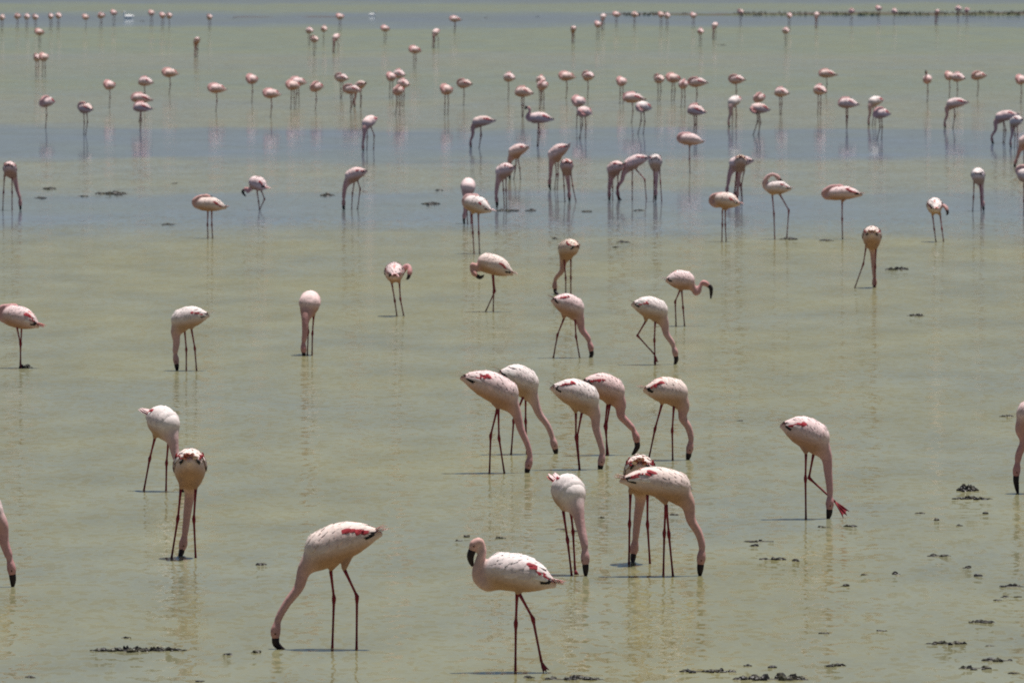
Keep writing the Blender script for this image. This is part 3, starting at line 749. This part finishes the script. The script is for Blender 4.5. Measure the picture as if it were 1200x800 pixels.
for a in [  # x centre, top row, width, pose
    (55, 112, 21, 'one'), (101, 120, 20, 'two'), (129, 94, 14, 'one'), (171, 90, 20, 'one'), (166, 109, 25, 'two'), (167, 119, 24, 'one'),
    (200, 80, 19, 'one'), (255, 98, 22, 'one'), (231, 44, 9, 'feed'), (296, 87, 15, 'one'), (44, 63, 9, 'two'), (52, 62, 11, 'two'), (47, 34, 11, 'two'),
    (363, 32, 11, 'two'), (380, 30, 8, 'one'), (369, 42, 11, 'two'), (394, 40, 10, 'feed'), (452, 30, 11, 'two'), (511, 34, 10, 'feed'), (487, 54, 15, 'two'),
    (319, 104, 21, 'one'), (350, 90, 20, 'two'), (344, 94, 17, 'two'), (371, 95, 18, 'one'), (401, 86, 17, 'two'), (422, 95, 17, 'feed'), (413, 99, 22, 'two'),
    (459, 85, 12, 'two'), (468, 81, 17, 'two'), (473, 92, 17, 'two'), (467, 100, 15, 'two'), (433, 136, 20, 'feed'), (524, 99, 16, 'two'), (545, 92, 19, 'one'),
    (597, 85, 16, 'one'), (634, 88, 12, 'two'), (636, 94, 15, 'two'), (614, 101, 23, 'two'), (665, 84, 20, 'one'), (690, 83, 15, 'one'), (729, 90, 13, 'two'),
    (679, 112, 17, 'two'), (743, 108, 28, 'one'), (773, 87, 13, 'two'), (790, 86, 19, 'two'), (801, 93, 11, 'two'), (818, 90, 23, 'one'),
    (816, 122, 24, 'two'), (864, 87, 20, 'one'), (890, 108, 17, 'one'), (970, 81, 25, 'one'), (961, 99, 17, 'two'),
    (916, 102, 19, 'two'), (994, 114, 25, 'two'), (1033, 126, 24, 'two'), (1113, 84, 12, 'one'), (1123, 85, 17, 'one'), (1147, 83, 20, 'one'), (1197, 88, 14, 'one'),
    (672, 30, 6, 'feed'), (701, 25, 8, 'two'), (707, 16, 7, 'feed'), (723, 14, 10, 'two'), (744, 14, 10, 'two'), (775, 14, 8, 'two'), (782, 15, 8, 'two'),
    (813, 15, 8, 'two'), (868, 11, 8, 'two'), (821, 33, 8, 'two'), (838, 26, 8, 'feed'), (925, 15, 6, 'two'), (957, 14, 6, 'feed'), (998, 10, 8, 'two'),
    (1030, 7, 8, 'two'), (1048, 10, 7, 'one'), (1098, 11, 6, 'feed'), (1123, 7, 9, 'two'), (1133, 9, 7, 'two'), (921, 32, 9, 'two'),
    (3, 17, 8, 'two'), (21, 16, 9, 'two'), (32, 16, 8, 'two'), (42, 17, 8, 'two'), (60, 16, 6, 'two'), (69, 15, 8, 'two'), (101, 17, 8, 'one'),
    (119, 15, 10, 'two'), (134, 12, 8, 'two'), (178, 12, 7, 'two'), (191, 15, 7, 'two'), (199, 15, 7, 'one'), (246, 17, 7, 'two'), (399, 16, 10, 'two'),
    (534, 19, 14, 'two')]:
    far(*a, label=FAR_NAMED.get(a[:2]))
far(685, 123, 20, 'preen', 180, 'small flamingo with one knee bent back below a resting one')
far(633, 125, 24, 'alert', 180, 'small flamingo on one leg holding its small head upright', toward=0)
far(754, 118, 22, 'preen', 180, 'small pale flamingo preening in front of a darker resting one', tint=W_)
far(861, 112, 18, 'feed', 180, 'small white flamingo feeding with three dark lines of neck and legs below', tint=W_, toward=1)
far(890, 120, 26, 'preen', 180, 'small pink flamingo with curled head beneath another resting behind it')
far(565, 135, 20, 'feed', 180, 'small flamingo feeding alone at the edge of the blue calm belt', toward=0)
far(1026, 112, 21, 'feed', 180, 'small white flamingo feeding behind a resting pink one', tint=W_)
far(1087, 83, 10, 'alert', 180, 'small flamingo seen end on with its dark head up', toward=1)
far(1120, 114, 23, 'feed', 180, 'small flamingo feeding with kinked neck and raised tail in the far flock', toward=0)
far(1178, 129, 25, 'feed', 180, 'small dusky pink flamingo feeding beside a paler one', toward=0, tint=D_)
far(1191, 135, 17, 'feed', 180, 'small pale flamingo feeding beside a dusky pink one', toward=-1, tint=W_)

# ------------------------------------------------------------------ two white water birds far out
def white_bird(x, y, wpx, label):
    X, D = gx(x, y); L = wpx * D / FPX
    o = new_obj('white_waterbird', None); o.location = (X, D, 0); o.scale = (L / .44,) * 3
    tag(o, label, 'waterbird', 'white birds on the far water')
    b = MB()
    b.tube(catmull([(-.24, 0, .12), (-.12, 0, .09), (.05, 0, .07), (.16, 0, .09), (.2, 0, .12)], 14),
           np.interp(np.linspace(0, 1, 14), [0, .2, .5, .8, 1], [.01, .06, .10, .075, .02]), 12, (.85, .84, .82))
    b.tube(catmull([(.14, 0, .1), (.2, 0, .16), (.17, 0, .23), (.18, 0, .29), (.21, 0, .30)], 12),
           np.interp(np.linspace(0, 1, 12), [0, .4, .75, .9, 1], [.05, .028, .022, .03, .018]), 8, (.85, .84, .82))
    new_obj('body', b.mesh('white_bird_body', M_WHITE), o)
    k = MB(); k.tube([(.21, 0, .30), (.27, 0, .285), (.34, 0, .265)], [.016, .011, .003], 6, (.6, .4, .1))
    new_obj('bill', k.mesh('white_bird_bill', M_BILL), o)
    return o
white_bird(151, 22, 12, 'large white waterbird floating among the tiny distant flamingos').rotation_euler[2] = math.pi
white_bird(436, 19, 8, 'small white waterbird floating alone on the blue far water')

# ------------------------------------------------------------------ weed and mud clumps
def clump(x, y, wpx, label, dens=1.0, hmax=.032, group='dark weed clumps', depth=.10, flat=False, seed=0):
    r = random.Random(int(x * 7 + y * 3) + seed)
    X, D = gx(x, y); Wm = wpx * D / FPX
    bm = bmesh.new()
    n = max(3, int(Wm / (.0135 if not flat else .02) * dens))
    cl = bm.verts.layers.float_color.new('tint')
    for i in range(n):
        u = (i + r.random()) / n - .5
        if noise.noise(Vector((x * .1 + u * Wm * 9, y, 0))) < -.28 and not flat and Wm > .15: continue
        e = 1 - abs(2 * u) ** 3
        rx = r.uniform(.009, .022) * (2.2 if flat else 1); h = r.uniform(.2, 1) * hmax * (.42 if flat else .75) * (.4 + .6 * e)
        px, py = u * Wm, r.gauss(0, depth * .5) * e
        res = bmesh.ops.create_icosphere(bm, subdivisions=2, radius=1)
        c = r.choice(((.018, .015, .011), (.028, .023, .014), (.040, .036, .017), (.012, .010, .008)))
        ang = r.uniform(0, 6.28)
        for v in res['verts']:
            d = v.co.copy()
            k = 1 + .5 * noise.noise(d * 1.9 + Vector((i * 3.1, x, y)))
            p = Vector((d.x * rx * k * 1.3, d.y * rx * k, d.z * h * k))
            v.co = Vector((px + p.x * math.cos(ang) - p.y * math.sin(ang), py + p.x * math.sin(ang) + p.y * math.cos(ang), max(p.z, -.02)))
            v[cl] = (*c, 1)
    # the thin mat the knobs sit on
    m_ = max(6, int(Wm / .03)); prev = None
    for i in range(m_ + 1):
        u = i / m_ - .5; e = (1 - abs(2 * u) ** 4)
        hw = (.004 + depth * (.6 if flat else .28) * e * (.5 + abs(noise.noise(Vector((u * Wm * 6, x, y)))))) ; cy = depth * .25 * noise.noise(Vector((u * Wm * 3, y, x)))
        cur = [bm.verts.new((u * Wm, cy - hw, -.004)), bm.verts.new((u * Wm, cy, .005)), bm.verts.new((u * Wm, cy + hw, -.004))]
        for v in cur: v[cl] = (.022, .019, .012, 1)
        if prev:
            for a_ in (0, 1): bm.faces.new((prev[a_], prev[a_ + 1], cur[a_ + 1], cur[a_]))
        prev = cur
    me = bpy.data.meshes.new('weed_clump'); bm.to_mesh(me); bm.free()
    me.materials.append(M_MUD)
    o = new_obj('weed_clump', me); o.location = (X, D, 0)
    tag(o, label, 'weed clump', group)
    return o
SM = 'small dark scrap of weed floating in the shallows'
BITS = 'scattered scraps of weed'
clump(160, 763, 112, 'long broken row of dark weed lying in front of the frame edge feeder', 1.6, .034)
clump(672, 797, 62, 'broken row of dark weed at the heel of the striding upright flamingo', 1.5, .03)
clump(830, 788, 62, 'dark knobbly weed row in open water by a longer one', 1.6, .03)
clump(905, 797, 80, 'thick dark weed heap with an upright stub', 2.2, .045)
clump(979, 781, 22, 'compact pale glinting weed clump off the end of the thick heap', 1.5, .025)
clump(1135, 575, 20, 'rounded hump of dark weed behind a straight strip', 6, .06, depth=.16)
clump(1140, 585, 42, 'straight strip of dark weed in front of a rounded hump', 1.8, .032)
clump(907, 656, 30, 'weed streak below a thinner one near the foot lifting flamingo', 1.5, .026)
clump(890, 635, 34, 'thin line of weed specks near the foot lifting flamingo', .9, .018)
clump(1101, 652, 26, 'weed streak with a darker end in open water', 1.2, .022)
clump(1110, 755, 46, 'row of separate dark weed knobs', 1.1, .026)
clump(1151, 730, 28, 'brown weed streak above the paired rows', 1.3, .022)
clump(1170, 775, 34, 'brownish weed row above a blacker one', 1.7, .03)
clump(1143, 784, 34, 'blackish weed row below a brownish one', 1.5, .028)
clump(1186, 688, 26, 'dark weed knob with specks near the frame edge', .9, .03)
clump(1052, 316, 26, 'dark weed strip beside the splay legged flamingo', 1.6, .05, depth=.2)
clump(1074, 370, 17, 'lone short dark weed strip in open olive water', 1.5, .04, depth=.2)
clump(130, 227, 36, 'low dark mud islet strip in the calm water', 1.4, .09, depth=.9, flat=True)
clump(57, 221, 10, 'small dark mud islet beside the longer strip', 1.6, .08, depth=.5, flat=True)
clump(383, 229, 12, 'dark round weed clump behind the lone feeding pink flamingo', 1.8, .09, depth=.4, flat=True)
clump(505, 239, 16, 'dark weed clump in calm water between single birds', 1.8, .08, depth=.4, flat=True)
clump(593, 247, 28, 'flat dark weed mat under the feet of a feeding flamingo', 1.8, .06, depth=.4, flat=True)
clump(622, 247, 9, 'small weed lump next to the flat mat', 1.8, .07, depth=.3, flat=True)
clump(197, 263, 12, 'flat weed scrap in front of the sleeping two legged flamingo', 1.6, .05, depth=.3, flat=True)
clump(925, 280, 17, 'weed clump under the lifted heel of the preening flamingo', 2, .06, depth=.3, flat=True)
clump(969, 282, 11, 'pale weed scrap at the foot of the one legged sleeper', 1.6, .04, depth=.3, flat=True)
clump(29, 431, 14, 'dark mud blob at the feet of the frame edge rester', 2, .045, depth=.15)
clump(731, 284, 11, 'low weed lump with a trailing edge behind the hook necked walker', 1.8, .06, depth=.3, flat=True)
for x, y, wd in [(48, 232, 11), (98, 230, 10), (205, 215, 5), (687, 248, 7), (749, 247, 8), (722, 290, 5), (651, 280, 5), (846, 53, 9), (515, 223, 6),
                 (266, 768, 8), (305, 662, 10), (300, 765, 6), (965, 618, 9), (997, 617, 11), (885, 640, 5), (934, 658, 5), (538, 634, 7), (586, 631, 10), (547, 629, 5),
                 (656, 621, 8), (676, 623, 4), (790, 604, 5), (1080, 602, 6), (1098, 610, 3), (1155, 602, 3), (1135, 666, 4), (1147, 675, 3), (1178, 700, 5), (1193, 700, 6), (1170, 704, 4),
                 (1014, 674, 5), (1033, 740, 9), (966, 743, 10), (876, 781, 7), (905, 783, 5), (1161, 758, 4), (1190, 790, 6), (1180, 488, 14), (1050, 673, 3), (992, 687, 3),
                 (233, 799, 6), (35, 795, 8), (148, 748, 8), (620, 795, 8), (1125, 616, 4), (167, 25, 5), (276, 21, 5), (570, 21, 4), (630, 20, 4), (868, 493, 3), (705, 607, 4)]:
    clump(x, y, wd, SM, 1.3, .022 if y > 400 else .05, BITS, depth=.06 if y > 400 else .3, flat=y < 300)

# ------------------------------------------------------------------ far mud spit with grass
def spit(x0, x1, y0, y1, hgt, name, label, grass):
    r = random.Random(int(x0))
    nx, ny = 110, 9
    mb = MB(); V = []; C = []
    for jy in range(ny):
        for ix in range(nx):
            u, v = ix / (nx - 1), jy / (ny - 1)
            x = x0 + (x1 - x0) * u
            X, Df = gx(x, y0); _, Db = gx(x, y1)
            Y = Df + (Db - Df) * v
            edge = min(1, .25 + u * 1.6) * min(1, (1 - u) * 12 + .25)
            nz = noise.noise(Vector((X * .6, Y * .18, 1))) * .5 + .5
            prof = math.sin(math.pi * min(1, max(0, v)))
            z = -.03 + hgt * edge * (prof ** .6) * (.35 + .9 * nz)
            V.append((X, Y + 3 * noise.noise(Vector((X * .3, 5, v))), z))
            gcol = np.array((.075, .082, .038)); mcol = np.array((.075, .052, .043))
            t = max(0, min(1, (.5 - v) * 3 + noise.noise(Vector((X * 1.5, Y * .3, 7))) * .8)) if grass else 0
            C.append(mcol + (gcol - mcol) * t)
    F = [(j_ * nx + i, j_ * nx + i + 1, (j_ + 1) * nx + i + 1, (j_ + 1) * nx + i) for j_ in range(ny - 1) for i in range(nx - 1)]
    mb.add(V, F, C)
    tag(new_obj(name, mb.mesh(name, M_EARTH)), label, 'mud spit', kind='structure')
    if not grass: return
    g = MB()
    for _ in range(1700):
        u = r.random() ** .8; x = x0 + (x1 - x0) * u; v = r.random() ** 1.6 * .9
        X, Df = gx(x, y0); _, Db = gx(x, y1); Y = Df + (Db - Df) * (.06 + v)
        hh = r.uniform(.03, .10) * (.5 + .8 * u); a = r.uniform(0, 6.28); wv = r.uniform(.02, .05)
        if noise.noise(Vector((X * .9, Y * .1, 3))) < .12 - .3 * u: continue
        z0 = hgt * .3
        dx, dy = math.cos(a) * wv, math.sin(a) * wv; lx, ly = r.uniform(-.05, .05), r.uniform(-.05, .05)
        c = np.array(r.choice(((.07, .10, .03), (.09, .11, .04), (.11, .08, .05), (.06, .05, .04)))) if v < .45 else np.array(r.choice(((.08, .05, .045), (.07, .06, .045), (.10, .075, .06))))
        g.add([(X - dx, Y - dy, 0), (X + dx, Y + dy, 0), (X + lx + dx * .3, Y + ly + dy * .3, z0 + hh), (X + lx, Y + ly, z0 + hh * 1.2)], [(0, 1, 2), (0, 2, 3)], c)
    o = new_obj('bank_grass', g.mesh('bank_grass', M_GRASS, False)); tag(o, 'low green grass and dry stalks on the far spit', 'grass', kind='stuff')
spit(690, 1320, 18.6, 15.5, .13, 'mud_spit', 'long low mud spit with a green edge across the far water', True)
spit(238, 330, 20.6, 19.6, .05, 'mud_bar', 'thin dark mud bar just breaking the far water', False)
spit(328, 395, 20.4, 19.4, .05, 'mud_bar', 'thin dark mud bar beside the other on far water', False)

print('flamingos', COUNT[0], 'tris', sum(len(m.polygons) for m in bpy.data.meshes))
